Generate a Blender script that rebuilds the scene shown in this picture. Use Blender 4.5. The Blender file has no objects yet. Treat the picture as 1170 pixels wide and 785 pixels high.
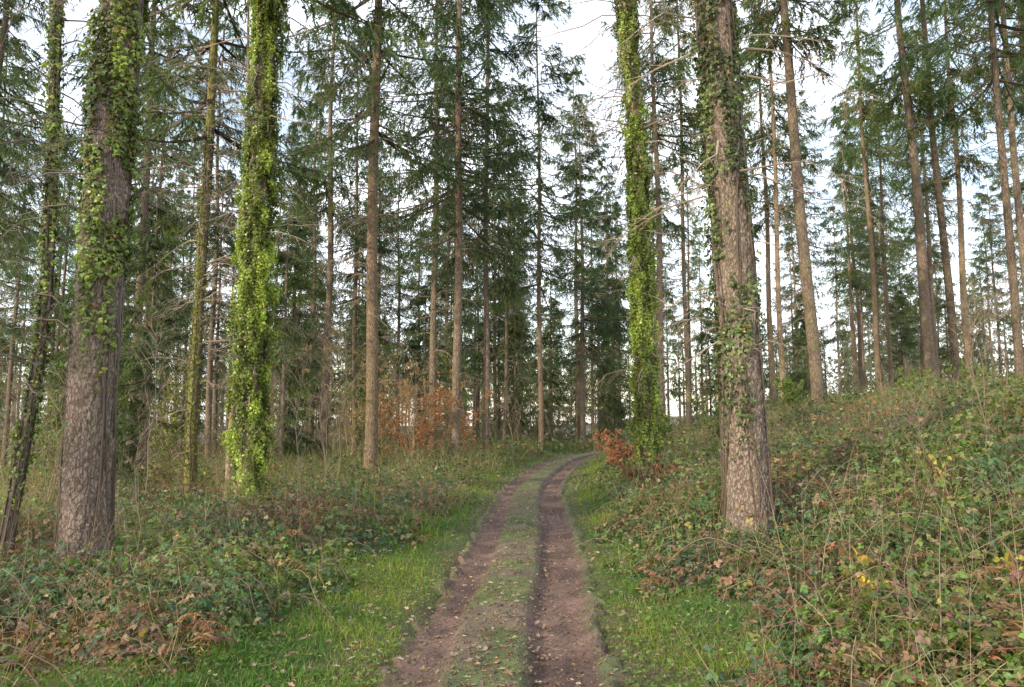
import bpy, math, numpy as np
rng=np.random.default_rng(11)
col=bpy.context.scene.collection
# ------------------------------------------------------------------ noise
def _h(ix,iy,iz):
    n=(ix*73856093)^(iy*19349663)^(iz*83492791); n=n&0xffffffff
    n=((n^(n>>13))*1274126177)&0xffffffff; n=n^(n>>16)
    return (n&0xffffff)/float(0xffffff)
def vn(x,y,z=0.0):
    x,y,z=np.broadcast_arrays(np.asarray(x,float),np.asarray(y,float),np.asarray(z,float))
    fx,fy,fz=np.floor(x),np.floor(y),np.floor(z)
    ix,iy,iz=fx.astype(np.int64)+9999,fy.astype(np.int64)+9999,fz.astype(np.int64)+9999
    u,v,w=x-fx,y-fy,z-fz
    u=u*u*(3-2*u);v=v*v*(3-2*v);w=w*w*(3-2*w)
    r=0
    for a in(0,1):
        for b in(0,1):
            for c in(0,1):
                r=r+_h(ix+a,iy+b,iz+c)*(u if a else 1-u)*(v if b else 1-v)*(w if c else 1-w)
    return r
def fbm(x,y,z=0.0,o=3):
    s=0;a=.5;t=0
    for i in range(o):
        k=2.03**i
        s=s+a*vn(np.asarray(x)*k+i*17.3,np.asarray(y)*k+i*5.1,np.asarray(z)*k); t+=a;a*=.5
    return s/t
def sst(a,b,x):
    t=np.clip((x-a)/(b-a),0,1); return t*t*(3-2*t)
def nrm(v): return v/np.maximum(np.linalg.norm(v,axis=-1,keepdims=True),1e-9)
# ------------------------------------------------------------------ mesh builder
class MB:
    def __init__(s): s.V=[];s.F=[];s.C=[];s.n=0
    def add(s,V,F,C):
        V=np.asarray(V,float).reshape(-1,3); F=np.asarray(F,np.int64).reshape(-1,3)
        C=np.asarray(C,float)
        if C.ndim==1: C=np.broadcast_to(C,(len(V),3))
        s.V.append(V);s.F.append(F+s.n);s.C.append(C.reshape(-1,3));s.n+=len(V)
    def mesh(s,name,mat,smooth=False):
        V=np.concatenate(s.V);F=np.concatenate(s.F);C=np.concatenate(s.C)
        me=bpy.data.meshes.new(name)
        me.vertices.add(len(V)); me.vertices.foreach_set('co',V.astype(np.float32).ravel())
        me.loops.add(F.size); me.loops.foreach_set('vertex_index',F.astype(np.int32).ravel())
        me.polygons.add(len(F)); me.polygons.foreach_set('loop_start',(np.arange(len(F))*3).astype(np.int32))
        me.polygons.foreach_set('use_smooth',np.full(len(F),smooth,dtype=bool))
        me.update(calc_edges=True)
        ca=me.color_attributes.new('tint','FLOAT_COLOR','POINT')
        ca.data.foreach_set('color',np.concatenate([C,np.ones((len(C),1))],1).astype(np.float32).ravel())
        me.materials.append(mat)
        return me
def tubes(mb,P,R,S,C):
    P=np.asarray(P,float);B,K,_=P.shape
    R=np.broadcast_to(np.asarray(R,float),(B,K))
    T=nrm(np.gradient(P,axis=1))
    ref=np.where(np.abs(T[...,2:3])>.85,np.array([1.,0,0]),np.array([0,0,1.]))
    A=nrm(np.cross(T,ref));Bv=np.cross(T,A)
    an=np.arange(S)*2*np.pi/S
    V=P[:,:,None,:]+R[:,:,None,None]*(A[:,:,None,:]*np.cos(an)[None,None,:,None]+Bv[:,:,None,:]*np.sin(an)[None,None,:,None])
    k=np.arange(K-1)[:,None]*S;a=np.arange(S)[None,:];b=(a+1)%S
    q=np.stack([k+a,k+b,k+S+b, k+a,k+S+b,k+S+a],-1).reshape(-1,3)
    F=(q[None]+(np.arange(B)*K*S)[:,None,None]).reshape(-1,3)
    C=np.asarray(C,float)
    if C.ndim==2: C=np.repeat(C,K*S,axis=0)
    mb.add(V.reshape(-1,3),F,C)
def place(mb,tv,tf,pos,d,n,sc,C):
    tv=np.asarray(tv,float);tf=np.asarray(tf)
    d=nrm(d);x=nrm(np.cross(d,n));n=np.cross(x,d)
    sc=np.broadcast_to(np.asarray(sc,float),(len(pos),))
    V=pos[:,None,:]+sc[:,None,None]*(tv[None,:,0:1]*x[:,None,:]+tv[None,:,1:2]*d[:,None,:]+tv[None,:,2:3]*n[:,None,:])
    F=(tf[None]+(np.arange(len(pos))*len(tv))[:,None,None]).reshape(-1,3)
    C=np.asarray(C,float)
    if C.ndim==2: C=np.repeat(C,len(tv),axis=0)
    mb.add(V.reshape(-1,3),F,C)
def fan(pts,c):
    n=len(pts);return [c]+list(pts),[[0,i+1,(i+1)%n+1] for i in range(n)]
LEAF=fan([(0,0,0),(.3,.28,.09),(.27,.62,.07),(0,1,-.08),(-.27,.62,.07),(-.3,.28,.09)],(0,.5,0))
IVY=fan([(0,0,0),(.38,-.06,-.05),(.55,.3,-.02),(.3,.45,.04),(.0,1,-.12),(-.3,.45,.04),(-.55,.3,-.02),(-.38,-.06,-.05)],(0,.3,.06))
IVK=([(0,0,0),(.5,.25,-.03),(0,1,-.1),(-.5,.25,-.03)],[[0,1,2],[0,2,3]])
KITE=([(0,0,0),(.36,.45,.08),(0,1,-.05),(-.36,.45,.08)],[[0,1,2],[0,2,3]])
OAK=fan([(0,0,.0),(.2,.2,.1),(.12,.35,.05),(.3,.55,.14),(.18,.72,.06),(0,1,.12),(-.16,.72,.1),(-.3,.5,.16),(-.12,.33,.05),(-.2,.18,.1)],(0,.5,0))
BLADE=([(-.5,0,0),(.5,0,0),(-.38,.5,.06),(.38,.5,.06),(0,1,.28)],[[0,1,3],[0,3,2],[2,3,4]])
CLOD=([(1,0,0),(0,1,.1),(-1,0,0),(0,-1,-.1),(.1,0,.8),(0,.1,-.6)],[[0,1,4],[1,2,4],[2,3,4],[3,0,4],[1,0,5],[2,1,5],[3,2,5],[0,3,5]])
def trifol():
    V=[];F=[]
    for a,ox in((0,0),(1.25,.1),(-1.25,-.1)):
        v,f=LEAF
        s=1 if a==0 else .85
        for p in v:
            X=p[0]*s*1.2;Y=p[1]*s+(.18 if a==0 else .06)
            V.append((X*math.cos(a)+Y*math.sin(a),-X*math.sin(a)+Y*math.cos(a),p[2]-.12*p[1]))
        o=len(V)-len(v)
        F+=[[q+o for q in t] for t in f]
    return V,F
TRI=trifol()
def samp(P,t):
    B,K,_=P.shape;x=np.clip(t,0,.9999)*(K-1);i=np.floor(x).astype(int);f=(x-i)[...,None]
    b=np.arange(B)[:,None]
    return P[b,i]*(1-f)+P[b,i+1]*f
def vary(c,n,a=.3,r=rng):
    c=np.asarray(c,float);k=1+r.uniform(-a,a,(n,1));return np.clip(c*k*(1+r.uniform(-a*.3,a*.3,(n,3))),0,1)
# ------------------------------------------------------------------ materials
def newmat(name):
    m=bpy.data.materials.new(name);m.use_nodes=True
    nt=m.node_tree
    return m,nt,nt.nodes['Principled BSDF'],nt.nodes['Material Output']
def tintmat(name,rough=.6,trans=.3,spec=.3,var=.25,tcol=(1.5,1.6,.7)):
    m,nt,p,o=newmat(name);N=nt.nodes;L=nt.links
    a=N.new('ShaderNodeAttribute');a.attribute_name='tint'
    oi=N.new('ShaderNodeObjectInfo')
    mr=N.new('ShaderNodeMapRange');mr.inputs['To Min'].default_value=1-var;mr.inputs['To Max'].default_value=1+var
    L.new(oi.outputs['Random'],mr.inputs['Value'])
    h=N.new('ShaderNodeHueSaturation');L.new(mr.outputs[0],h.inputs['Value']);L.new(a.outputs['Color'],h.inputs['Color'])
    L.new(h.outputs[0],p.inputs['Base Color'])
    p.inputs['Roughness'].default_value=rough;p.inputs['Specular IOR Level'].default_value=spec
    if trans>0:
        t=N.new('ShaderNodeBsdfTranslucent');mx=N.new('ShaderNodeMix');mx.data_type='RGBA';mx.blend_type='MULTIPLY'
        mx.inputs[0].default_value=1;mx.inputs[7].default_value=(*tcol,1)
        L.new(h.outputs[0],mx.inputs[6]);L.new(mx.outputs[2],t.inputs['Color'])
        ms=N.new('ShaderNodeMixShader');ms.inputs[0].default_value=trans
        L.new(p.outputs[0],ms.inputs[1]);L.new(t.outputs[0],ms.inputs[2]);L.new(ms.outputs[0],o.inputs['Surface'])
    return m
M_leaf=tintmat('undergrowth_leaves',.5,.33,.4)
M_ivy=tintmat('ivy_leaves',.36,.35,.5,.08)
M_needle=tintmat('fir_needles',.6,.38,.25,.25,(1.6,1.7,.9))
M_wood=tintmat('dead_twigs',.85,0,.15,.2)
M_grass=tintmat('grass_blades',.5,.45,.3,0)
def barkmat(name,c1,c2,c3,green=.3,sc=1.0,bump=.9,zs=4.2):
    m,nt,p,o=newmat(name);N=nt.nodes;L=nt.links
    tc=N.new('ShaderNodeTexCoord');mp=N.new('ShaderNodeMapping');mp.inputs['Scale'].default_value=(16*sc,16*sc,zs*sc)
    L.new(tc.outputs['Object'],mp.inputs[0])
    n0=N.new('ShaderNodeTexNoise');n0.inputs['Scale'].default_value=1.5;n0.inputs['Detail'].default_value=4
    L.new(mp.outputs[0],n0.inputs['Vector'])
    ad=N.new('ShaderNodeVectorMath');ad.operation='MULTIPLY_ADD';ad.inputs[1].default_value=(1.3,1.3,1.3)
    L.new(n0.outputs['Color'],ad.inputs[0]);L.new(mp.outputs[0],ad.inputs[2])
    v=N.new('ShaderNodeTexVoronoi');v.feature='DISTANCE_TO_EDGE';v.inputs['Scale'].default_value=1.3
    L.new(ad.outputs[0],v.inputs['Vector'])
    n1=N.new('ShaderNodeTexNoise');n1.inputs['Scale'].default_value=4;n1.inputs['Detail'].default_value=8;n1.inputs['Roughness'].default_value=.75
    L.new(mp.outputs[0],n1.inputs['Vector'])
    r1=N.new('ShaderNodeMapRange');r1.inputs['From Max'].default_value=.22;L.new(v.outputs['Distance'],r1.inputs['Value'])
    ml=N.new('ShaderNodeMath');ml.operation='MULTIPLY_ADD';ml.inputs[1].default_value=.75
    L.new(n1.outputs['Fac'],ml.inputs[0])
    m5=N.new('ShaderNodeMath');m5.operation='MULTIPLY';m5.inputs[1].default_value=.42;L.new(r1.outputs[0],m5.inputs[0]);L.new(m5.outputs[0],ml.inputs[2])
    cr=N.new('ShaderNodeValToRGB');e=cr.color_ramp.elements
    e[0].position=.25;e[0].color=(*c1,1);e[1].position=1.0;e[1].color=(*c3,1)
    x=e.new(.62);x.color=(*c2,1);L.new(ml.outputs[0],cr.inputs[0])
    n2=N.new('ShaderNodeTexNoise');n2.inputs['Scale'].default_value=1.6;n2.inputs['Detail'].default_value=6
    L.new(tc.outputs['Object'],n2.inputs['Vector'])
    r2=N.new('ShaderNodeMapRange');r2.inputs['From Min'].default_value=.48;r2.inputs['From Max'].default_value=.66;r2.inputs['To Max'].default_value=green
    L.new(n2.outputs['Fac'],r2.inputs['Value'])
    mx=N.new('ShaderNodeMix');mx.data_type='RGBA';mx.inputs[7].default_value=(.17,.175,.075,1)
    L.new(r2.outputs[0],mx.inputs[0]);L.new(cr.outputs[0],mx.inputs[6])
    oi=N.new('ShaderNodeObjectInfo');mr=N.new('ShaderNodeMapRange');mr.inputs['To Min'].default_value=.75;mr.inputs['To Max'].default_value=1.25
    L.new(oi.outputs['Random'],mr.inputs['Value'])
    h=N.new('ShaderNodeHueSaturation');L.new(mr.outputs[0],h.inputs['Value']);L.new(mx.outputs[2],h.inputs['Color'])
    L.new(h.outputs[0],p.inputs['Base Color'])
    p.inputs['Roughness'].default_value=.9;p.inputs['Specular IOR Level'].default_value=.15
    b=N.new('ShaderNodeBump');b.inputs['Strength'].default_value=bump;b.inputs['Distance'].default_value=.03
    L.new(ml.outputs[0],b.inputs['Height']);L.new(b.outputs[0],p.inputs['Normal'])
    return m
M_bark=barkmat('fir_bark',(.065,.045,.034),(.2,.153,.118),(.35,.275,.21),.4)
M_barkh=barkmat('furrowed_bark',(.095,.066,.05),(.29,.225,.182),(.45,.37,.305),.3,1.5,.9,6.5)
M_barkp=barkmat('pale_bark',(.1,.065,.045),(.31,.225,.15),(.46,.36,.26),.4,1.2)
M_barkm=barkmat('mossy_bark',(.08,.07,.025),(.22,.21,.07),(.32,.3,.11),.8)

# ground
m,nt,p,o=newmat('forest_floor');N=nt.nodes;L=nt.links;M_ground=m
tc=N.new('ShaderNodeTexCoord')
n1=N.new('ShaderNodeTexNoise');n1.inputs['Scale'].default_value=.7;n1.inputs['Detail'].default_value=6
n2=N.new('ShaderNodeTexNoise');n2.inputs['Scale'].default_value=22;n2.inputs['Detail'].default_value=8;n2.inputs['Roughness'].default_value=.75
for n in(n1,n2):L.new(tc.outputs['Object'],n.inputs['Vector'])
c1=N.new('ShaderNodeValToRGB');e=c1.color_ramp.elements
e[0].position=.3;e[0].color=(.035,.024,.016,1);e[1].position=.72;e[1].color=(.16,.11,.07,1)
L.new(n2.outputs['Fac'],c1.inputs[0])
mx=N.new('ShaderNodeMix');mx.data_type='RGBA';mx.inputs[7].default_value=(.065,.09,.028,1)
r=N.new('ShaderNodeMapRange');r.inputs['From Min'].default_value=.4;r.inputs['From Max'].default_value=.6;r.inputs['To Max'].default_value=.75
L.new(n1.outputs['Fac'],r.inputs['Value']);L.new(r.outputs[0],mx.inputs[0]);L.new(c1.outputs[0],mx.inputs[6])
L.new(mx.outputs[2],p.inputs['Base Color']);p.inputs['Roughness'].default_value=.95
b=N.new('ShaderNodeBump');b.inputs['Strength'].default_value=.8;b.inputs['Distance'].default_value=.05
L.new(n2.outputs['Fac'],b.inputs['Height']);L.new(b.outputs[0],p.inputs['Normal'])
# path
m,nt,p,o=newmat('muddy_track');N=nt.nodes;L=nt.links;M_path=m
tc=N.new('ShaderNodeTexCoord');a=N.new('ShaderNodeAttribute');a.attribute_name='tint'
n2=N.new('ShaderNodeTexNoise');n2.inputs['Scale'].default_value=34;n2.inputs['Detail'].default_value=10;n2.inputs['Roughness'].default_value=.8
n3=N.new('ShaderNodeTexNoise');n3.inputs['Scale'].default_value=3.5;n3.inputs['Detail'].default_value=4
for n in(n2,n3):L.new(tc.outputs['Object'],n.inputs['Vector'])
r=N.new('ShaderNodeMapRange');r.inputs['From Min'].default_value=.34;r.inputs['From Max'].default_value=.66;r.inputs['To Min'].default_value=.5;r.inputs['To Max'].default_value=1.5
L.new(n2.outputs['Fac'],r.inputs['Value'])
r3=N.new('ShaderNodeMapRange');r3.inputs['From Min'].default_value=.35;r3.inputs['From Max'].default_value=.65;r3.inputs['To Min'].default_value=.75;r3.inputs['To Max'].default_value=1.2
L.new(n3.outputs['Fac'],r3.inputs['Value'])
mm=N.new('ShaderNodeMath');mm.operation='MULTIPLY';L.new(r.outputs[0],mm.inputs[0]);L.new(r3.outputs[0],mm.inputs[1])
h=N.new('ShaderNodeHueSaturation');L.new(mm.outputs[0],h.inputs['Value']);L.new(a.outputs['Color'],h.inputs['Color'])
L.new(h.outputs[0],p.inputs['Base Color'])
rr=N.new('ShaderNodeMapRange');rr.inputs['To Min'].default_value=.3;rr.inputs['To Max'].default_value=1.0;L.new(n3.outputs['Fac'],rr.inputs['Value']);L.new(rr.outputs[0],p.inputs['Roughness'])
b=N.new('ShaderNodeBump');b.inputs['Strength'].default_value=.9;b.inputs['Distance'].default_value=.025
L.new(n2.outputs['Fac'],b.inputs['Height']);L.new(b.outputs[0],p.inputs['Normal'])

# ------------------------------------------------------------------ terrain
_py=np.array([-60,0,4.5,6,8.3,11,16.6,22,29,34,40,50,70,110]);_px=np.array([-.2,-.1,-.07,-.04,.12,.23,.4,1.0,2.1,3.4,6.3,13,30,55])
_yy=np.linspace(-60,110,1701);_xx=np.interp(_yy,_py,_px)
_k=np.hanning(61);_k/=_k.sum();_xx=np.convolve(np.pad(_xx,30,mode='edge'),_k,'valid')
def px(y): return np.interp(y,_yy,_xx)
def hbase(x,y):
    s=x-px(y)
    a=np.clip(s-.95,0,None)
    k=np.minimum(a,7.0);zr=.27*k*k/(k+.5)+.10*np.clip(a-7,0,16)
    b=np.clip(-s-1.0,0,None)
    zl=.07*sst(0,1.0,b)-.055*np.clip(b-1,0,34)
    off=sst(.9,3,np.abs(s))
    return zr+zl+off*(fbm(x*.35,y*.35)-.5)*.4+off*(fbm(x*1.7+9,y*1.7)-.5)*.16
def gz(x,y):
    s=np.abs(x-px(y)); return hbase(x,y)-.14*(1-sst(.52,.86,s))
def ruts(x,y):
    s=x-px(y)+(fbm(y*.5,x*0+3)-.5)*.08
    return s,np.exp(-((s+.53)/.18)**6),np.exp(-((s-.41)/.24)**6)
def zpath(x,y):
    s,lr,rr_=ruts(x,y);sp=np.abs(x-px(y))
    return hbase(x,y)+.03-.065*lr-.075*rr_-.16*sst(.66,.88,sp+(fbm(x*4,y*4)-.5)*.34)+(fbm(x*7,y*7,0,3)-.5)*.035
S=np.concatenate([-np.geomspace(3,300,60)[::-1],np.arange(-2.9,2.95,.1),np.geomspace(3,300,60)])
Y=np.concatenate([-np.geomspace(3,150,20)[::-1],np.arange(-2.5,14,.12),np.geomspace(14,420,130)])
def sheet(Y,S,zf,cfn):
    YY,SS=np.meshgrid(Y,S,indexing='ij');XX=SS+px(YY);ZZ=zf(XX,YY)
    mb=MB();nr,nc=YY.shape;i=np.arange(nr-1)[:,None]*nc;j=np.arange(nc-1)[None]
    q=np.stack([i+j,i+j+1,i+j+1+nc,i+j,i+j+1+nc,i+j+nc],-1).reshape(-1,3)
    mb.add(np.stack([XX,YY,ZZ],-1),q,cfn(XX,YY));return mb
def addobj(name,me,parent=None,**kw):
    ob=bpy.data.objects.new(name,me);col.objects.link(ob)
    if parent:ob.parent=parent
    for k,v in kw.items():ob[k]=v
    return ob
addobj('ground',sheet(Y,S,gz,lambda x,y:(.1,.08,.05)).mesh('ground',M_ground,True),kind='structure',label='leaf littered forest floor rising into a bank',category='ground')
S=np.linspace(-.95,.95,121)
Y=np.concatenate([np.arange(-3,12,.025),np.arange(12,26,.12),np.arange(26,60,.3)])
def zp(x,y):
    Z=zpath(x,y);s,lr,rr_=ruts(x,y)
    tr=np.exp(-((s-.50)/.09)**6);Z=Z+tr*.014*np.clip(1.6*np.sin((y+np.abs(s-.50)*1.3+.05*fbm(x*3,y*3))*2*np.pi/.12),-1,1)*sst(.42,.6,fbm(x*1.6,y*1.1+4))
    tr2=np.exp(-((s-.26)/.05)**4);Z=Z-tr2*.02
    tr3=np.exp(-((s+.55)/.09)**6);Z=Z+tr3*.01*np.clip(1.6*np.sin((y-np.abs(s+.55)*1.2)*2*np.pi/.12),-1,1)*sst(.42,.6,fbm(x*1.6,y*1.1+9))
    return Z
def cp(x,y):
    s,lr,rr_=ruts(x,y)
    mud=np.array([.165,.1,.078]);mudd=np.array([.10,.057,.044]);cen=np.array([.15,.12,.075]);grn=np.array([.105,.13,.045])
    f=fbm(x*2.2,y*2.2,3);g=fbm(x*6,y*6,7)
    C=mud*np.ones(x.shape+(1,));C=C+(mudd-mud)*sst(.4,.6,f)[...,None]
    w=np.clip(1-lr*1.3-rr_*1.3,0,1)*sst(.15,.4,g)
    C=C*(1-w[...,None])+(cen+(grn-cen)*sst(.38,.56,f)[...,None])*w[...,None]
    return C.reshape(-1,3)
pm=sheet(Y,S,zp,cp)
n=7000;yy=2.8*(14/2.8)**rng.random(n);ss=rng.uniform(-.72,.7,n);xx=px(yy)+ss
place(pm,*CLOD,np.stack([xx,yy,zpath(xx,yy)+.002],-1),rng.normal(size=(n,3)),rng.normal(size=(n,3)),rng.gamma(2,.003,n)+.002,vary((.15,.1,.078),n,.45))
addobj('path',pm.mesh('path',M_path,True),kind='structure',label='rutted reddish brown mud track with grassy centre',category='path')

# ------------------------------------------------------------------ tree parts
def spawn(P,L,n,t0,t1,lf,spread,up,r,K=4,bend=.0):
    B=len(P);t=r.uniform(t0,t1,(B,n));st=samp(P,t);T=nrm(samp(P,np.clip(t+.05,0,1))-samp(P,np.clip(t-.05,0,1)))
    pr=nrm(np.cross(T,r.normal(size=(B,n,3))))
    sp=r.uniform(.6,1.2,(B,n,1))*spread
    d=nrm(T*np.cos(sp)+pr*np.sin(sp)+np.array([0,0,up]))
    l=L[:,None]*lf*(1.15-t*.7)*r.uniform(.5,1.2,(B,n))
    s=np.linspace(0,1,K)
    w=nrm(r.normal(size=(B,n,3)))*.12
    Q=st[:,:,None]+d[:,:,None]*l[:,:,None,None]*s[:,None]+(w*l[...,None])[:,:,None]*(s**2)[:,None]+np.array([0,0,1.])*bend*l[:,:,None,None]*(s**2)[:,None]
    return Q.reshape(B*n,K,3),l.reshape(-1)
def make_crown(H,h0,R,nb,nt_,nn,nl,nw,seed,c=(.045,.075,.03),wood=True,droop=.46):
    r=np.random.default_rng(seed);mb=MB()
    z=h0+(H-.4-h0)*r.random(nb)**1.0
    az=r.random(nb)*2*np.pi
    keep=fbm(np.cos(az)*1.1+seed,np.sin(az)*1.1,z*.35,2)>.41;z=z[keep];az=az[keep];nb=len(z)
    f=(H-z)/(H-h0);L=R*f**.52*r.uniform(.45,1.3,nb)*np.minimum(1,.55+(1-f)*5)
    d=np.stack([np.cos(az),np.sin(az),0*az],-1)
    slope=-.14+.55*(1-f)+r.uniform(-.12,.12,nb)
    s=np.linspace(0,1,6)
    P=np.zeros((nb,6,3));P[:,:,2]=z[:,None]
    P=P+d[:,None]*(L[:,None]*s)[...,None];P[:,:,2]+=L[:,None]*(slope[:,None]*s-droop*s+.3*s**2)
    if wood: tubes(mb,P,(.012+.011*L)[:,None]*(1.05-s)[None],3,(.13,.10,.075))
    t=r.uniform(.1,1,(nb,nt_))**.85;b=samp(P,t)
    T=nrm(P[:,-1]-P[:,0])[:,None]
    Sd=nrm(np.cross(T,np.array([0,0,1.])));sg=np.where(r.random((nb,nt_))<.5,-1,1)[...,None]
    td=nrm(T*.6+Sd*sg*r.uniform(.25,1,(nb,nt_,1))+np.array([0,0,1.])*r.uniform(-.85,.0,(nb,nt_,1)))
    l=(L[:,None]*.3*(1.2-t)*r.uniform(.6,1.25,(nb,nt_))+.22)
    u=r.uniform(0,1.02,(nb,nt_,nn))
    p=b[:,:,None]+td[:,:,None]*(l[:,:,None]*u)[...,None];p[...,2]-=.42*l[:,:,None]*u**2
    n=nb*nt_*nn;p=p.reshape(-1,3)
    dd=nrm(np.repeat(td.reshape(-1,3),nn,0)*.8+r.normal(size=(n,3))*.38+np.array([0,0,-.25]))
    w=nrm(np.cross(dd,r.normal(size=(n,3))*.5+np.array([0,0,1.])))*(nw*r.uniform(.6,1.3,(n,1)))
    ln=nl*r.uniform(.6,1.35,(n,1))
    V=np.stack([p-w*.5,p+w*.5,p+dd*ln],1)
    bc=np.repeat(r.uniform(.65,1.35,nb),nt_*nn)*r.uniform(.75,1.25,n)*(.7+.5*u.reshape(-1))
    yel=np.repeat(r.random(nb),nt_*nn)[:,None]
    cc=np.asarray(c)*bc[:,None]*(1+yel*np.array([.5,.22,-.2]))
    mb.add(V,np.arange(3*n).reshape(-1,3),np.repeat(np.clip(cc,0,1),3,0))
    return mb
def make_dead(H,h0,z0,nb,R,seed,c=(.25,.2,.155),r0=.012):
    r=np.random.default_rng(seed);mb=MB()
    z=r.uniform(z0,h0+2,nb);az=r.random(nb)*2*np.pi
    L=R*r.uniform(.25,1.1,nb)*(.45+.55*(z-z0)/(h0-z0))
    s=np.linspace(0,1,6);P=np.zeros((nb,6,3));P[:,:,2]=z[:,None]
    az2=az[:,None]+r.normal(0,.25,(nb,1))*s
    P[:,:,0]+=np.cos(az2)*L[:,None]*s;P[:,:,1]+=np.sin(az2)*L[:,None]*s
    P[:,:,2]+=L[:,None]*(r.uniform(-.1,.45,(nb,1))*s-r.uniform(.2,.7,(nb,1))*s**2)
    P[:,1:]+=r.normal(0,.025,(nb,5,3))*L[:,None,None]
    tubes(mb,P,(r0+.003*L)[:,None]*(1.1-s)[None],4,vary(c,nb,.3,r))
    Q,l=spawn(P,L,7,.25,.98,.38,.9,-.1,r,4,-.2)
    tubes(mb,Q,(r0*.45)*(1.1-np.linspace(0,1,4))[None],3,vary(c,len(Q),.3,r))
    Q2,l2=spawn(Q,l,3,.2,.95,.5,.8,-.05,r,3,-.1)
    tubes(mb,Q2,(r0*.28)*(1.2-np.linspace(0,1,3))[None],3,vary(c,len(Q2),.3,r))
    return mb
def radf(H,r0):
    def f(z): return r0*(np.clip(1-z/H,0,1)**.75*.97+.02)+r0*.25*np.exp(-z/.35)
    return f
def cenf(lx,ly,H,seed,wob=.05):
    ph=seed*1.7
    def f(z):
        z=np.asarray(z,float)
        return lx*z/10+wob*np.sin(z*.45+ph)*np.minimum(z/3,1),ly*z/10+wob*np.sin(z*.38+ph*2)*np.minimum(z/3,1)
    return f
def make_trunk(H,r0,seed,cf,rf,hi=False,disp=.016):
    z=np.concatenate([np.arange(-.4,9,.025),np.arange(9,H,.5)]) if hi else np.concatenate([np.arange(-.4,1.2,.2),np.linspace(1.2,H,26)])
    S_=130 if hi else 14
    th=np.arange(S_)*2*np.pi/S_
    Zg,Tg=np.meshgrid(z,th,indexing='ij');zz=np.clip(Zg,0,None)
    R=rf(zz);R=R*(1+.10*np.exp(-zz/.5)*np.sin(Tg*5+seed)+.05*(fbm(np.cos(Tg)*1.2+seed,np.sin(Tg)*1.2,Zg*.5)-.5)*2)
    if hi:
        cx,sy=np.cos(Tg)*r0,np.sin(Tg)*r0
        w=fbm(cx*12,sy*12,Zg*6)*2.2;w2=fbm(cx*12+50,sy*12,Zg*6)*2.2
        n=vn(cx*30+w+seed,sy*30+w2,Zg*13+w);rd=np.abs(2*n-1)
        n2=vn(cx*75,sy*75,Zg*38)
        R=R+disp*(np.minimum(rd*2.4,1)-.6)+disp*.5*(n2-.5)
    cx,cy=cf(Zg)
    V=np.stack([cx+R*np.cos(Tg),cy+R*np.sin(Tg),Zg],-1)
    mb=MB();nr=len(z);i=np.arange(nr-1)[:,None]*S_;j=np.arange(S_)[None];k=(j+1)%S_
    q=np.stack([i+j,i+k,i+k+S_,i+j,i+k+S_,i+j+S_],-1).reshape(-1,3)
    mb.add(V,q,(.2,.15,.12));return mb
def make_ivy(cf,rf,z0,z1,n,dens,thick,size,seed,base=(.075,.115,.025),tmpl=IVY):
    r=np.random.default_rng(seed);mb=MB()
    m=int(n*3);z=r.uniform(z0,z1,m);th=r.random(m)*2*np.pi
    D=dens(th,z);keep=r.random(m)<D;z=z[keep][:n];th=th[keep][:n];m=len(z)
    lump=fbm(np.cos(th)*1.6+seed,np.sin(th)*1.6,z*1.3,3)*.55+.45*vn(np.cos(th)*3.2,np.sin(th)*3.2,z*3.5+seed);lump=np.clip((lump-.32)*3.0,.05,1.5)**1.2
    off=thick*lump*r.random(m)**.5+.012
    cx,cy=cf(z);R=rf(z)+off
    o=np.stack([np.cos(th),np.sin(th),0*th],-1)
    pos=np.stack([cx+R*np.cos(th),cy+R*np.sin(th),z],-1)+r.normal(0,.012,(m,3))
    d=nrm(np.array([0,0,-1.])+r.normal(0,.55,(m,3))+o*.2);nn=nrm(o+np.array([0,0,.4])+r.normal(0,.4,(m,3)))
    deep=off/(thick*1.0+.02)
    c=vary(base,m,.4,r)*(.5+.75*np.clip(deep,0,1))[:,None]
    pt=sst(.4,.6,fbm(np.cos(th)*1.2+9,np.sin(th)*1.2,z*.9+seed,2))[:,None]
    c=c*(.7+.5*pt)
    yy=(r.random(m)<.3)[:,None];c=np.where(yy,c*np.array([1.45,1.3,.9]),c)
    br=(r.random(m)<.02)[:,None];c=np.where(br,np.array([.3,.16,.06]),c)
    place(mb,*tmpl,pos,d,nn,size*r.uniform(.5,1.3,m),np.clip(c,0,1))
    k=14;zz=np.linspace(max(z0-1.0,0),z1,40);t0=r.random(k)*2*np.pi
    th=t0[:,None]+(fbm(zz[None]*.5,np.arange(k)[:,None]*3.3+seed)-.5)*1.6
    R=rf(zz)[None]+.012;cx,cy=cf(zz)
    P=np.stack([cx[None]+R*np.cos(th),cy[None]+R*np.sin(th),np.broadcast_to(zz,(k,40))],-1)
    tubes(mb,P,r.uniform(.004,.011,(k,1)),5,(.16,.12,.09))
    return mb
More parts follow.
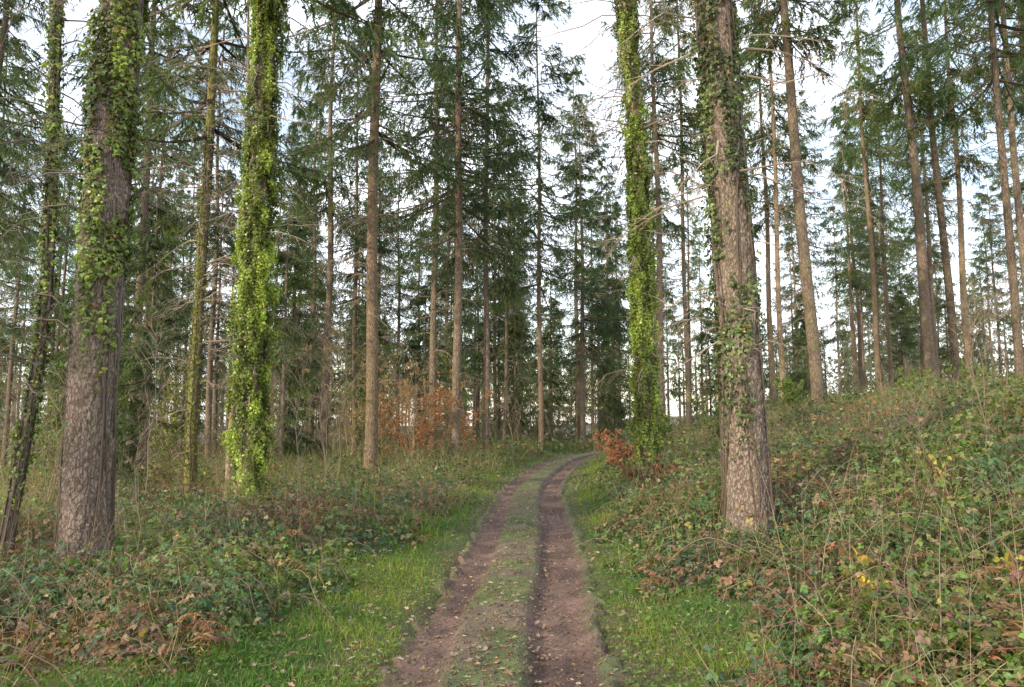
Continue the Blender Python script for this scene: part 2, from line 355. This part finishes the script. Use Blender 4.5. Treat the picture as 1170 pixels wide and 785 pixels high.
# ------------------------------------------------------------------ shared variants
CR=[];DD=[];TR=[]
for i,(h0,R,nb) in enumerate([(8.5,3.9,148),(12,3.3,122),(7.5,4.0,155),(13.5,3.0,106),(10,3.7,134)]):
    CR.append(make_crown(30,h0,R,nb,23,11,.24,.045,100+i,[(.068,.112,.066),(.088,.132,.064),(.064,.108,.068),(.092,.137,.066),(.076,.12,.065)][i]).mesh('fir_crown',M_needle))  # lowest-hanging crowns get darker needles, canopy shade put into the tint
    DD.append(make_dead(30,min(h0,12),2.0,50,2.1,200+i).mesh('dead_limbs',M_wood))
for i in range(4):
    cf=cenf(.08*(i-1.5),.05,30,i+1,.06);rf=radf(30,.19)
    TR.append(make_trunk(30,.19,i+1,cf,rf).mesh('fir_trunk',[M_bark,M_bark,M_barkp,M_bark][i],True))
YC=[make_crown(10,1.0,2.1,95,18,11,.20,.04,300,(.08,.125,.065)).mesh('young_fir_crown',M_needle),
    make_crown(10,.6,1.8,90,16,11,.19,.04,301,(.09,.135,.058)).mesh('young_fir_crown',M_needle),
    make_crown(10,2.2,2.4,80,18,11,.21,.045,302,(.075,.115,.062)).mesh('young_fir_crown',M_needle)]
YT=make_trunk(10,.085,5,cenf(0,0,10,2,.03),radf(10,.085)).mesh('young_fir_trunk',M_bark,True)
def tree_empty(name,x,y,label,group,category='tree',rot=0,sc=1,zoff=0):
    e=bpy.data.objects.new(name,None);e.empty_display_size=.5;col.objects.link(e)
    e.location=(x,y,float(gz(np.array(x,float),np.array(y,float)))+zoff);e.rotation_euler=(0,0,rot);e.scale=(sc,)*3
    e['label']=label;e['category']=category;e['group']=group
    return e
G_='tall firs of the plantation'
occupied=[]
def hero(x,y,r0,H=30,lx=0,ly=0,mat=M_bark,ivy=None,crown=0,label='',hi=False,dead=(65,2.2,2.0),wob=.04,crownscale=1.0,seed=1,crot=0,dr=.012):
    occupied.append((x,y))
    e=tree_empty('fir_tree',x,y,label,G_)
    cf=cenf(lx,ly,H,seed,wob);rf=radf(H,r0)
    addobj('trunk',make_trunk(H,r0,seed,cf,rf,hi).mesh('trunk',mat,True),e)
    if crown is not None:
        c=addobj('crown',CR[crown],e);c.scale=(crownscale,crownscale,H/30)
        c.rotation_euler=(-ly/10,lx/10,crot)
    if dead:
        d=addobj('dead_limbs',make_dead(H,11*H/30,dead[2],dead[0],dead[1],seed+50,r0=dr).mesh('dead_limbs',M_wood),e)
        d.rotation_euler=(-ly/10,lx/10,0)
    if ivy:
        addobj('ivy',make_ivy(cf,rf,*ivy).mesh('ivy',M_ivy),e)
    return e
def ang(th,a): return np.cos(th-a)
def dA(th,z):
    n=fbm(np.cos(th)*1.6+3,np.sin(th)*1.6,z*1.5,3)
    b=sst(2.8,4.8,z)
    return np.clip(sst(.58-.12*b,.64-.12*b,n+.06*ang(th,math.radians(250)))*sst(1.9,3.2,z)+.02*sst(.2,1,z),0,1)
def dM(th,z):
    n=fbm(np.cos(th)*1.8+8,np.sin(th)*1.8,z*1.6,3)
    return np.clip(sst(.52,.6,n+.10*ang(th,math.radians(222))+.015*(z-3))*sst(.6,2.6,z),0,1)
def dF(th,z): return np.clip(sst(.30,.45,fbm(np.cos(th)*1.9,np.sin(th)*1.9,z*1.6,3)),0,1)*sst(-.3,1.0,z)
def dB(th,z): return np.clip(sst(.36,.52,fbm(np.cos(th)*1.8,np.sin(th)*1.8,z*1.4,3)),0,1)*sst(.4,1.6,z)
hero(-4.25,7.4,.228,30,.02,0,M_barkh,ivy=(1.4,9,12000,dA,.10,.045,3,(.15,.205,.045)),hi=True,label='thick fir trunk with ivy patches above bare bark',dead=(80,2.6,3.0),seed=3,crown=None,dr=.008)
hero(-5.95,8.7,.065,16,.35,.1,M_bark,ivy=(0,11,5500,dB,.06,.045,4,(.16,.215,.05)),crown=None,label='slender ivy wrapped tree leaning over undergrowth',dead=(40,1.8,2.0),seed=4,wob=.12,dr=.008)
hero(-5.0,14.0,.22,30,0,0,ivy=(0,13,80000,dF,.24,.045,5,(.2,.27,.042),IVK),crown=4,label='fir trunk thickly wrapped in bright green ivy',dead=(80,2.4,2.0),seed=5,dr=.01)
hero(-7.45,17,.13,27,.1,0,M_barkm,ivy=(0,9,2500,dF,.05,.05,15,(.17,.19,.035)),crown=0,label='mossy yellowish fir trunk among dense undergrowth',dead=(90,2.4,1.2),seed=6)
hero(-6.3,16.4,.075,15,.12,0,M_barkp,crown=None,label='thin pale crooked trunk beside ivy covered fir',dead=(40,1.4,1.5),seed=7,wob=.13)
hero(-4.05,21,.19,31,-.05,0,M_barkp,crown=0,label='fir with pale orange sunlit lower trunk',seed=8,crownscale=1.0,dead=(110,2.6,2.6))
hero(-3.25,30,.15,30,0,0,crown=0,label='straight dark fir trunk with dead lower twigs',seed=9,crownscale=1.1)
hero(-1.97,26,.17,30,0,0,crown=2,label='straight dark fir trunk with dead lower twigs',seed=10,crownscale=1.0,crot=2)
hero(-1.15,32,.15,31,0,0,crown=2,label='straight dark fir trunk with dead lower twigs',seed=11,crot=1)
hero(1.35,34,.13,24,-.05,0,M_barkp,crown=0,label='slim fir standing beside bend of track',seed=12,crownscale=.9,crot=3)
hero(3.9,40,.16,19,0,0,crown=2,label='fir with drooping boughs beyond bend of track',seed=13,crot=2)
hero(2.9,15.4,.175,30,-.3,0,ivy=(0,14,62000,dF,.19,.045,6,(.18,.25,.042),IVK),crown=3,label='ivy covered fir trunk beside the track',dead=(90,2.6,2.0),seed=14,dr=.01,crot=4)
hero(2.5,7.8,.232,30,-.36,0,M_barkh,ivy=(.3,9,8000,dM,.08,.043,7,(.115,.165,.055)),hi=True,label='thick furrowed fir trunk with sparse dark ivy',dead=(90,2.6,2.0),seed=15,crown=3,dr=.008)
hero(10.1,24,.21,31,-.45,0,crown=1,label='leaning fir trunk on the bracken bank',seed=16,crownscale=1)
hero(17.4,30,.22,31,-.3,0,crown=1,label='tall fir on crest of the bank',seed=17)
hero(19.0,31,.18,31,-.3,0,crown=1,label='tall fir on crest of the bank',seed=18,crot=2)
hero(8.2,34,.12,29,0,0,M_barkp,crown=3,label='slim pale fir trunk above the bank',seed=19)
hero(12.3,33,.13,29,0,0,M_barkp,crown=1,label='slim pale fir trunk above the bank',seed=20,crownscale=.9)
hero(19.2,38,.14,30,-.1,0,M_barkp,crown=3,label='slim pale fir trunk above the bank',seed=21,crownscale=.9)
hero(15.4,22,.13,30,-.05,0,crown=0,label='fir with low spreading boughs on the bank',seed=22,crownscale=1.1,crot=1)
hero(19.4,27,.15,30,-.1,0,crown=3,label='tall fir on crest of the bank',seed=23,crot=5)
hero(-13.5,26,.17,30,0,0,crown=0,label='straight dark fir trunk with dead lower twigs',seed=24)
# copies
def tall(x,y,sc,rot,k,t,lab='tall straight fir with bare lower trunk'):
    e=tree_empty('fir_tree',x,y,lab,G_,rot=rot,sc=sc)
    addobj('trunk',TR[t],e);addobj('crown',CR[k],e);addobj('dead_limbs',DD[k],e)
r=np.random.default_rng(5);n=0;tries=0
while n<112 and tries<30000:
    tries+=1
    y=r.uniform(22,85);x=r.uniform(-.85,.85)*y
    if abs(x-float(px(y)))<2.6 and y<60: continue
    u=x/y
    if -.0<u<.16 and y<50: continue
    if any((x-a)**2+(y-b_)**2<(4.1**2) for a,b_ in occupied): continue
    if y<34 and any(abs(x/y-a/b_)<.018 for a,b_ in occupied[:22]): continue
    occupied.append((x,y));n+=1
    k=int(r.choice([1,3,1,4])) if u>.1 else int(r.choice([0,1,4,4,1]) if u<-.3 else r.choice([0,2,4,1,1]))
    tall(x,y,r.uniform(.7,1.0),r.uniform(0,6.28),k,int(r.integers(4)))
for (x,y,k) in [(24,14,1),(-19,20,1),(-30,-16,2),(-37,-22,4)]:  # unseen firs outside the view, added to block sun and shade the foreground
    tall(x,y,.95,x*1.3,k,(k+1)%4,'tall fir out of view added to cast shade')
# young firs
G2='young firs in the understorey'
ys=[(-9.5,19,.8,0),(-13,23,1.0,1),(-8.5,27,1.0,0),(-6.3,33,.8,1),(-11,36,1.1,0),(0.2,46,.9,2),(5.5,46,1.1,0),(7.5,54,1.3,2),(-3.5,42,.8,1),(-20,34,1.1,0),(-5.5,46,1.2,0),(12.5,46,.9,1),(17,52,1.0,0),(15,38,.5,1),(24,33,.5,1),(3,56,1.4,1),(-24,44,1.2,1),(-10,52,1.2,0),(28,52,.9,0),(-1,60,1.5,0)]
for k in range(20):
    y=r.uniform(42,84);x=r.uniform(-.8,.62)*y
    ys.append((x,y,r.uniform(.7,1.4)*(1 if x<.1*y else .7),k%3))
for x,y,s_,k in ys:
    e=tree_empty('young_fir_tree',x,y,'young fir with green boughs near the ground',G2,rot=x*2.1+y,sc=s_)
    addobj('trunk',YT,e);addobj('crown',YC[k],e)
# ------------------------------------------------------------------ bare saplings / shrubs
def make_bare(H,nst,seed,c=(.2,.16,.11),r0=.014,leaf=None,nleaf=0,ls=.06,lean=.25,n1=8,frac=1.0,n2=4,n3=3):
    r=np.random.default_rng(seed);mb=MB();s=np.linspace(0,1,7)
    az=r.random(nst)*6.28;Ln=H*r.uniform(.65,1.05,nst);ln=r.uniform(.3,1,nst)*lean
    P=np.zeros((nst,7,3));P[:,:,0]=(np.cos(az)*ln*Ln)[:,None]*s**1.3;P[:,:,1]=(np.sin(az)*ln*Ln)[:,None]*s**1.3;P[:,:,2]=Ln[:,None]*s
    P[:,1:]+=r.normal(0,.014,(nst,6,3))*H
    tubes(mb,P,r0*(1.1-s)[None]*r.uniform(.6,1.2,(nst,1)),5,vary(c,nst,.2,r))
    Q,l=spawn(P,Ln,n1,.2,.98,.36,.85,.1,r,5);tubes(mb,Q,r0*.4*(1.15-np.linspace(0,1,5))[None],4,vary(c,len(Q),.25,r))
    Q2,l2=spawn(Q,l,n2,.15,.98,.5,.8,.0,r,4);tubes(mb,Q2,r0*.2*(1.2-np.linspace(0,1,4))[None],3,vary(c,len(Q2),.25,r))
    Q3,l3=spawn(Q2,l2,n3,.15,.98,.5,.8,.0,r,3);tubes(mb,Q3,r0*.12*(1.2-np.linspace(0,1,3))[None],3,vary(c,len(Q3),.25,r))
    if leaf is None: return mb,None
    ml=MB();t=r.uniform(.2,1,(len(Q3),nleaf));p=samp(Q3,t).reshape(-1,3);p=p[r.random(len(p))<frac];m=len(p)
    place(ml,*LEAF,p,r.normal(size=(m,3))+np.array([0,0,-.5]),r.normal(size=(m,3))*.6+np.array([0,0,1.]),ls*r.uniform(.6,1.3,m),vary(leaf,m,.4,r))
    return mb,ml
SB=[make_bare(2.4,5,401,(.2,.155,.105))[0].mesh('bare_shrub_stems',M_wood),make_bare(3.6,4,402,(.23,.18,.115),.013,n2=5)[0].mesh('bare_shrub_stems',M_wood),make_bare(5.0,1,403,(.2,.155,.11),.017,lean=.08,n1=20,n2=5)[0].mesh('bare_shrub_stems',M_wood)]
r=np.random.default_rng(8)
pre=[(-2.75,9.6,.62,2),(-2.9,21,.9,1),(-3.5,25,1.2,1),(-7.8,12.5,.9,0),(-8.6,11,1,1),(-6.4,10.5,.6,2),(-10.5,15,1.1,1),(-2.6,28,1.2,0),(5.2,14.5,.5,0),(6.1,19,.6,0),(4.2,24,.9,1),(3.4,30,1.0,1),(8.2,16,.5,0),(6.2,9.6,.45,2),(4.6,7.1,.42,2),(3.6,6.6,.3,2),(-3.6,7.2,.36,2),(-7.5,15,.9,2),(-6.0,18,.9,1),(5.6,7.4,.5,2),(7.5,11,.5,2),(-3.3,13,.5,2),(-4.4,11.5,.5,1),(-4.9,9.3,.4,1),(-7.0,20,1.0,1),(-5.4,16,.8,1),(-4.4,18.5,.9,2)]
for k in range(76):
    y=r.uniform(18,52);x=r.uniform(-.75,.6)*y
    if abs(x-float(px(y)))<2.2: continue
    pre.append((x,y,r.uniform(.7,1.3) if x<4 else r.uniform(.3,.6),int(r.integers(3))))
for x,y,s_,k in pre:
    e=addobj('bare_shrub',SB[k]);e.location=(x,y,float(gz(np.array(x),np.array(y)))-.05);e.rotation_euler=(0,0,x*3+y);e.scale=(s_,)*3
    e['label']='leafless twiggy shrub growing from the undergrowth';e['category']='shrub';e['group']='bare shrubs in the wood'
def leafy(x,y,H,nst,seed,wc,leaf,nl,ls,name,label,cat='shrub',lean=.35,**kw):
    e=tree_empty(name,x,y,label,name+' plants',cat);w,l=make_bare(H,nst,seed,wc,.014,leaf,nl,ls,lean,**kw)
    addobj('stems',w.mesh('stems',M_wood),e);addobj('leaves',l.mesh('leaves',M_leaf),e)
BR=(.44,.225,.115)
leafy(-3.2,23.5,2.8,10,501,(.2,.13,.08),BR,5,.055,'beech_shrub','beech shrub holding copper brown dead leaves',lean=.8)
leafy(-3.4,28,3.8,10,502,(.2,.13,.08),BR,5,.06,'beech_shrub','beech shrub holding copper brown dead leaves',lean=.8)
leafy(-2.0,30,3.0,8,533,(.2,.13,.08),BR,4,.065,'beech_shrub','beech shrub holding copper brown dead leaves',lean=.8)
leafy(-5.0,25,4.0,9,512,(.2,.13,.08),(.4,.28,.15),4,.055,'beech_shrub','beech shrub holding copper brown dead leaves',lean=.8)
leafy(2.7,17.6,1.0,12,503,(.2,.13,.08),(.3,.145,.085),6,.048,'beech_shrub','low shrub with rusty leaves beside the track',lean=1.2)
leafy(2.5,13.4,.65,9,534,(.2,.13,.08),(.27,.135,.08),5,.042,'beech_shrub','low shrub with rusty leaves beside the track',lean=1.2)
leafy(-6.0,27,4.5,5,504,(.2,.15,.08),(.32,.27,.1),3,.065,'hazel_shrub','tall thin shrub with last yellowish leaves',frac=.7)
for i,(x,y,h) in enumerate([(5.6,19.5,1.3),(8.6,22,1.2),(12.6,22,1.0),(16,25,1.2),(4.6,23,1.3),(10.5,19,.9)]):
    leafy(x,y,h,10,505+i,(.12,.14,.05),(.15,.21,.055),4,.05,'broom_bush','green bushy broom on the bank',lean=.7)
leafy(-9.4,20,3.5,6,520,(.2,.17,.08),(.24,.25,.08),3,.07,'hazel_shrub','tall thin shrub with last yellowish leaves')
leafy(-10.6,17,3.0,6,524,(.2,.17,.08),(.19,.24,.08),3,.07,'hazel_shrub','tall thin shrub with last yellowish leaves')
for i,(x,y,h) in enumerate([(2.35,4.9,.42),(2.45,5.1,.46),(4.0,6.6,.6),(3.1,4.6,.4)]):
    leafy(x,y,h,3,521+i*3,(.2,.13,.08),(.55,.39,.06) if i<2 else (.45,.4,.07),1,.07 if i<2 else .055,'bramble_shoot','bramble shoot with a few yellow autumn leaves','plant',.5,n1=5,n2=2,n3=1)
# ------------------------------------------------------------------ undergrowth
def mound(x,y):
    s=x-px(y)
    lb=np.where(y<14,1.8-.045*y,1.15);rb=1.15
    rl=sst(lb-.1,lb+1.1,-s+(fbm(x*1.3,y*1.3)-.5)*1.5);rrr=sst(rb-.1,rb+1.2,s+(fbm(x*1.1+7,y*1.1)-.5)*1.5)
    n=fbm(x*.7+2,y*.7,0,3)
    return (rl*(.7+.3*sst(9,18,y))+rrr*.75)*(.04+1.2*np.clip(n-.29,0,1)+.3*(fbm(x*3,y*3,0,2)-.42))
def scat(n,y0,y1,pw,w=.82):
    u=rng.random(n);k=2-pw
    y=(y0**k+u*(y1**k-y0**k))**(1/k) if abs(k)>1e-6 else y0*(y1/y0)**u
    x=rng.uniform(-1,1,n)*(w*y+.6);return x,y
def rustf(x,y): return fbm(x*.9+40,y*.9,0,3)+.10*np.exp(-((x-3)/1.4)**2-((y-14.5)/4)**2)+.07*np.exp(-((x+3.2)/1.2)**2-((y-4.6)/1.2)**2)+.03*np.exp(-((x+4)/2.5)**2-((y-10)/3)**2)-.02*sst(2,5,x)*(y<12)
def cover(mb,n,y0,y1,pw,tmpl,size,grow,hmul=1):
    x,y=scat(n,y0,y1,pw);M=mound(x,y);k=M>.02;x,y,M=x[k],y[k],M[k];n=len(x)
    z=gz(x,y)+M*hmul*(1-rng.random(n)**2.2*.85)+.02+np.where(rng.random(n)<.14,rng.random(n)*.25,0)
    e=.1;gx=(mound(x+e,y)-M)/e;gy=(mound(x,y+e)-M)/e
    nn=nrm(np.stack([-gx,-gy,np.ones(n)],-1)+rng.normal(0,.5,(n,3)))
    d=nrm(np.cross(nn,rng.normal(size=(n,3))))+np.array([0,0,-.15])
    rust=rustf(x,y);br=rng.random(n);left=sst(1,-2,x)
    c=vary((.08,.14,.058),n,.5)
    c=np.where((fbm(x*1.4,y*1.4+30)>.5)[:,None],c*np.array([1.6,1.3,.85]),c)
    c=np.where((fbm(x*1.1+70,y*1.1)>.57)[:,None],c*np.array([.7,.78,.9]),c)
    c=np.where((br<.04+.6*sst(.5,.62,rust)*(.5+.5*left))[:,None],vary((.2,.12,.075),n,.45),c)
    c=np.where((br>.982)[:,None],vary((.36,.29,.09),n,.3),c)
    c=np.where(((br>.9)&(br<.982))[:,None],vary((.26,.205,.125),n,.35),c)
    place(mb,*tmpl,np.stack([x,y,z],-1),d,nn,size*(1+grow*y)*rng.uniform(.35,1.4,n),np.clip(c,0,1))
mb=MB()
cover(mb,118000,2.0,13,1.5,TRI,.031,.04)
cover(mb,118000,9,45,1.6,LEAF,.05,.04,1.1)
cover(mb,40000,30,90,1.0,KITE,.12,.02,1.3)
x,y=scat(5000,2.3,28,1.5);M=mound(x,y);k=M>.08;x,y,M=x[k],y[k],M[k];n=len(x);az=rng.random(n)*6.28;Lc=rng.uniform(.4,1.2,n);s=np.linspace(0,1,8)
up_=rng.uniform(1.8,3.8,(n,1))
P=np.stack([x[:,None]+np.cos(az)[:,None]*Lc[:,None]*s*.8,y[:,None]+np.sin(az)[:,None]*Lc[:,None]*s*.8,(gz(x,y)+M*.3)[:,None]+(M+.12)[:,None]*up_*s*(1.05-s)],-1)
P+=rng.normal(0,.012,P.shape)
tubes(mb,P,rng.uniform(.0013,.003,(n,1)),4,np.where((rng.random(n)<.5)[:,None],vary((.2,.1,.08),n,.3),vary((.3,.24,.155),n,.3)))
x,y=scat(1500,3.2,30,1.1);M=mound(x,y);k=M>.08;x,y,M=x[k],y[k],M[k];n=len(x);hh=rng.uniform(.4,1.2,n);s=np.linspace(0,1,5);az=rng.random(n)*6.28;ln=rng.uniform(0,.5,n)
P=np.stack([x[:,None]+(np.cos(az)*ln*hh)[:,None]*s**1.5,y[:,None]+(np.sin(az)*ln*hh)[:,None]*s**1.5,(gz(x,y)+M*.3)[:,None]+hh[:,None]*s],-1)+rng.normal(0,.008,(n,5,3))
tubes(mb,P,rng.uniform(.0013,.003,(n,1))*(1.2-s)[None],4,vary((.27,.21,.14),n,.4))
Q,l=spawn(P,hh,5,.4,1,.25,.7,.1,rng,3);tubes(mb,Q,.0012*(1.2-np.linspace(0,1,3))[None],3,vary((.27,.21,.14),len(Q),.4))
addobj('bramble_undergrowth',mb.mesh('bramble_undergrowth',M_leaf),kind='stuff',label='tangled green and rusty bramble undergrowth',category='undergrowth')
# dead bracken fronds
x,y=scat(7500,3.4,34,1.2);M=mound(x,y);w_=rustf(x,y)
k=(M>.05)&(rng.random(len(x))<sst(.48,.61,w_)*(.5+.35*sst(1,-2,x))+.07);x,y,M=x[k],y[k],M[k];n=len(x)
az=rng.random(n)*6.28;Lc=rng.uniform(.25,.65,n);K=22;s=np.linspace(0,1,K);hd=np.stack([np.cos(az),np.sin(az),0*az],-1)
P=np.stack([x,y,gz(x,y)+M*.65],-1)[:,None]+hd[:,None]*(Lc[:,None]*s*.75)[...,None];P[:,:,2]+=(Lc*.8)[:,None]*(s-1.0*s**2)
mb=MB();bc=vary((.29,.165,.09),n,.45)
tubes(mb,P,.0025*(1.2-s)[None],3,bc)
Pq=P[:,2:];T=np.repeat(hd,K-2,0);sd=np.cross(T,np.array([0,0,1.]))
for sg in(-1,1):
    m=n*(K-2);wd=(.18*Lc[:,None]*(1.1-s[2:])).reshape(-1)*rng.uniform(.5,1.2,m)
    place(mb,[(-.08,0,0),(.08,0,0),(.06,.5,.08),(-.06,.5,.08),(0,1,-.2)],[[0,1,2],[0,2,3],[3,2,4]],Pq.reshape(-1,3),sd*sg+T*.35+rng.normal(0,.35,(m,3))+np.array([0,0,-.3]),np.array([0,0,1.])+rng.normal(0,.8,(m,3)),wd+.015,np.repeat(bc,K-2,0))
addobj('bracken',mb.mesh('bracken',M_leaf),kind='stuff',label='dead rust brown bracken fronds in undergrowth',category='bracken')
# dry grass stalks
x,y=scat(84000,2.3,45,1.1);M=mound(x,y);far_=sst(7,15,y)
k=(M>.02)&(fbm(x*.8,y*.8+60,0,3)+.07*sst(8,20,y)>.47)&(rng.random(len(x))<np.where(x>1,.45+.35*far_,.5+.5*far_));x,y,M=x[k],y[k],M[k];n=len(x)
mb=MB();hgt=rng.uniform(.12,.45,n)*(1+.4*sst(8,20,y)*(x<1))
bl=[(a*.011,b,c*1.8) for a,b,c in BLADE[0]]
place(mb,bl,BLADE[1],np.stack([x,y,gz(x,y)+M*.5],-1),np.array([0,0,1.])+rng.normal(0,.5,(n,3)),rng.normal(size=(n,3)),hgt*(1+.015*y),np.where((rng.random(n)<.45)[:,None],vary((.18,.24,.07),n,.3),vary((.38,.32,.18),n,.35)))
addobj('dry_grass',mb.mesh('dry_grass',M_grass),kind='stuff',label='dry straw coloured grass stalks in undergrowth',category='grass')
# green grass verge
mb=MB()
def grass(n,y0,y1,pw,h,wd):
    x,y=scat(n,y0,y1,pw,.8);s=x-px(y);a=np.abs(s)
    M=mound(x,y);edge=fbm(x*3,y*3,0,2);pat=fbm(x*2.6+20,y*2.6,0,3)
    p=sst(.56,.84,a+(edge-.5)*.5)*(1-sst(.08,.28,M))*(a<5)*(.55+.45*sst(.36,.5,pat))
    cen=np.exp(-((s+.13)/.24)**4)*sst(.28,.46,fbm(x*2.2,y*2.2,3))*(s>-.6)*(s<.4)
    p=np.maximum(p,.85*cen)
    k=rng.random(n)<p;x,y,a=x[k],y[k],a[k];n=len(x)
    tall_=.4+.8*sst(.6,1.4,a)
    hh=h*tall_*rng.uniform(.5,1.5,n)*(.4+1.2*fbm(x*2,y*2+5))
    c=vary((.15,.235,.045),n,.35);g2=fbm(x*1.3+4,y*1.3,0,3)
    c=c*(1+np.clip(g2-.5,-.2,.3)[:,None]*np.array([2.0,1.0,.2]))
    c=np.where((rng.random(n)<.1)[:,None],vary((.33,.28,.15),n,.3),c)
    z=np.maximum(zpath(x,y),gz(x,y))-.008
    place(mb,[(p_[0]*wd,p_[1],p_[2]*1.6) for p_ in BLADE[0]],BLADE[1],np.stack([x,y,z],-1),np.array([0,0,1.])+rng.normal(0,.6,(n,3)),rng.normal(size=(n,3)),hh,np.clip(c,0,1))
grass(480000,2.6,12,1.5,.055,.09)
grass(280000,10,44,1.4,.10,.12)
x,y=scat(80000,2.6,16,1.5,.8);s=np.abs(x-px(y));M=mound(x,y);k=(s>.72)&(M<.16)&(s<4)&(fbm(x*1.6,y*1.6+90,0,2)>.38);x,y=x[k],y[k];n=len(x)
place(mb,*LEAF,np.stack([x,y,gz(x,y)+rng.uniform(.005,.05,n)],-1),rng.normal(size=(n,3))*np.array([1,1,.3])+1e-3,np.array([0,0,1.])+rng.normal(0,.4,(n,3)),.028*rng.uniform(.4,1.6,n),vary((.135,.215,.055),n,.4))
addobj('grass',mb.mesh('grass',M_grass),kind='stuff',label='short green grass verge with small weeds',category='grass')
# fallen leaves
mb=MB();x,y=scat(58000,2.6,30,1.4,.8);s=x-px(y);a=np.abs(s)
k=(a<3.6)&(rng.random(len(x))<(.36+.62*np.exp(-((s+.1)/.35)**2)));x,y,a=x[k],y[k],a[k];n=len(x)
z=np.maximum(zpath(x,y)+.004,gz(x,y)+rng.uniform(.0,.06,n))
c=np.where((rng.random(n)<.55)[:,None],vary((.37,.29,.215),n,.35),vary((.24,.145,.095),n,.4));c=np.where((rng.random(n)<.03)[:,None],vary((.45,.33,.1),n,.2),c)
place(mb,*OAK,np.stack([x,y,z],-1),rng.normal(size=(n,3))*np.array([1,1,.12])+1e-3,np.array([0,0,1.])+rng.normal(0,.3,(n,3)),.037*rng.uniform(.35,1.5,n)*(1+.02*y),c)
addobj('fallen_leaves',mb.mesh('fallen_leaves',M_leaf),kind='stuff',label='scattered brown autumn leaves on the track',category='leaves')
# ------------------------------------------------------------------ distant understorey thicket
r=np.random.default_rng(78);mb=MB()
for k in range(350):
    y=r.uniform(36,90);x=r.uniform(-.85,.75)*y
    if abs(x-float(px(y)))<3: continue
    zz=float(gz(np.array(x),np.array(y)));h=r.uniform(1.0,3.8)*(1 if x<.15*y else .6);w=r.uniform(1.2,2.4);m=240
    q=r.normal(size=(m,3))*np.array([w*.5,w*.5,1]);q[:,2]=r.random(m)**.8*h;q+=np.array([x,y,zz])
    cc=[(.11,.15,.075),(.24,.195,.12),(.3,.22,.13),(.14,.17,.08),(.2,.19,.1)][k%5]
    place(mb,*KITE,q,r.normal(size=(m,3)),r.normal(size=(m,3)),r.uniform(.06,.15,m),vary(cc,m,.4,r))
    g=16;az=r.random(g)*6.28;s=np.linspace(0,1,4)
    P=np.stack([x+np.cos(az)[:,None]*w*s*.6,y+np.sin(az)[:,None]*w*s*.6,zz+h*1.2*r.uniform(.6,1.1,(g,1))*s],-1)
    tubes(mb,P,.018*(1.1-s)[None],3,vary((.25,.2,.15),g,.3,r))
addobj('understorey_thicket',mb.mesh('understorey_thicket',M_leaf),kind='stuff',label='far brown and green thicket beneath the firs',category='undergrowth')
# ------------------------------------------------------------------ distant wood
r=np.random.default_rng(77);mb=MB()
base=[make_crown(24,h,3.3,100,7,4,.7,.18,700+i,(.115,.15,.12),False) for i,h in enumerate((10,7,3))]  # far needles paler and bluish, distance haze put into their colour
for k in range(280):
    y=r.uniform(88,180);x=r.uniform(-.9,.9)*y;zz=float(gz(np.array(x),np.array(y)));b_=base[k%3]
    a=r.random()*6.28;sc=r.uniform(.55,.92);V=b_.V[0]*sc;V=np.stack([V[:,0]*np.cos(a)-V[:,1]*np.sin(a)+x,V[:,0]*np.sin(a)+V[:,1]*np.cos(a)+y,V[:,2]+zz],-1)
    mb.add(V,b_.F[0],b_.C[0])
    tubes(mb,np.array([[[x,y,zz-.5],[x,y,zz+12*sc],[x,y,zz+24*sc]]]),np.array([[.2,.14,.02]]),6,(.26,.215,.18))
addobj('distant_woodland',mb.mesh('distant_woodland',M_needle),kind='stuff',label='far off conifer wood beyond the plantation',category='woodland')
# ------------------------------------------------------------------ light
el=math.radians(24);az=math.atan2(-.72,-.69)
d=(math.sin(az)*math.cos(el),math.cos(az)*math.cos(el),math.sin(el))
sun=bpy.data.lights.new('sun','SUN');sun.energy=5;sun.angle=math.radians(.5);sun.color=(1,.86,.62)
so=bpy.data.objects.new('sun',sun);col.objects.link(so)
from mathutils import Vector
so.rotation_euler=Vector(d).to_track_quat('Z','Y').to_euler()
w=bpy.data.worlds.new('World');bpy.context.scene.world=w;w.use_nodes=True;N=w.node_tree.nodes;L=w.node_tree.links
bg=N['Background'];bg.inputs['Strength'].default_value=.15
sky=N.new('ShaderNodeTexSky');sky.sky_type='NISHITA';sky.sun_disc=False;sky.sun_elevation=el;sky.sun_rotation=az
tc=N.new('ShaderNodeTexCoord');mp=N.new('ShaderNodeMapping');mp.inputs['Scale'].default_value=(1,1,2.2);L.new(tc.outputs['Generated'],mp.inputs[0])
n=N.new('ShaderNodeTexNoise');n.inputs['Scale'].default_value=2.2;n.inputs['Detail'].default_value=7;n.inputs['Roughness'].default_value=.5;L.new(mp.outputs[0],n.inputs['Vector'])
cr=N.new('ShaderNodeMapRange');cr.inputs['From Min'].default_value=.36;cr.inputs['From Max'].default_value=.6;cr.inputs['To Min'].default_value=.1;L.new(n.outputs['Fac'],cr.inputs['Value'])
mx=N.new('ShaderNodeMix');mx.data_type='RGBA';L.new(cr.outputs[0],mx.inputs[0]);mx.inputs[7].default_value=(14.5,15,16.2,1)
g=N.new('ShaderNodeMix');g.data_type='RGBA';g.blend_type='MULTIPLY';g.inputs[0].default_value=1;g.inputs[7].default_value=(3.0,2.6,2.25,1);L.new(sky.outputs[0],g.inputs[6])
L.new(g.outputs[2],mx.inputs[6]);L.new(mx.outputs[2],bg.inputs['Color'])
sc=bpy.context.scene;sc.view_settings.view_transform='Standard';sc.view_settings.look='None';sc.view_settings.exposure=0
cam=bpy.data.cameras.new('camera');cam.lens=25.54;cam.sensor_width=36;cam.clip_end=1500;cam.clip_start=.05
co=bpy.data.objects.new('camera',cam);col.objects.link(co);co.location=(0,0,1.6);co.rotation_euler=(math.radians(96),0,0);sc.camera=co
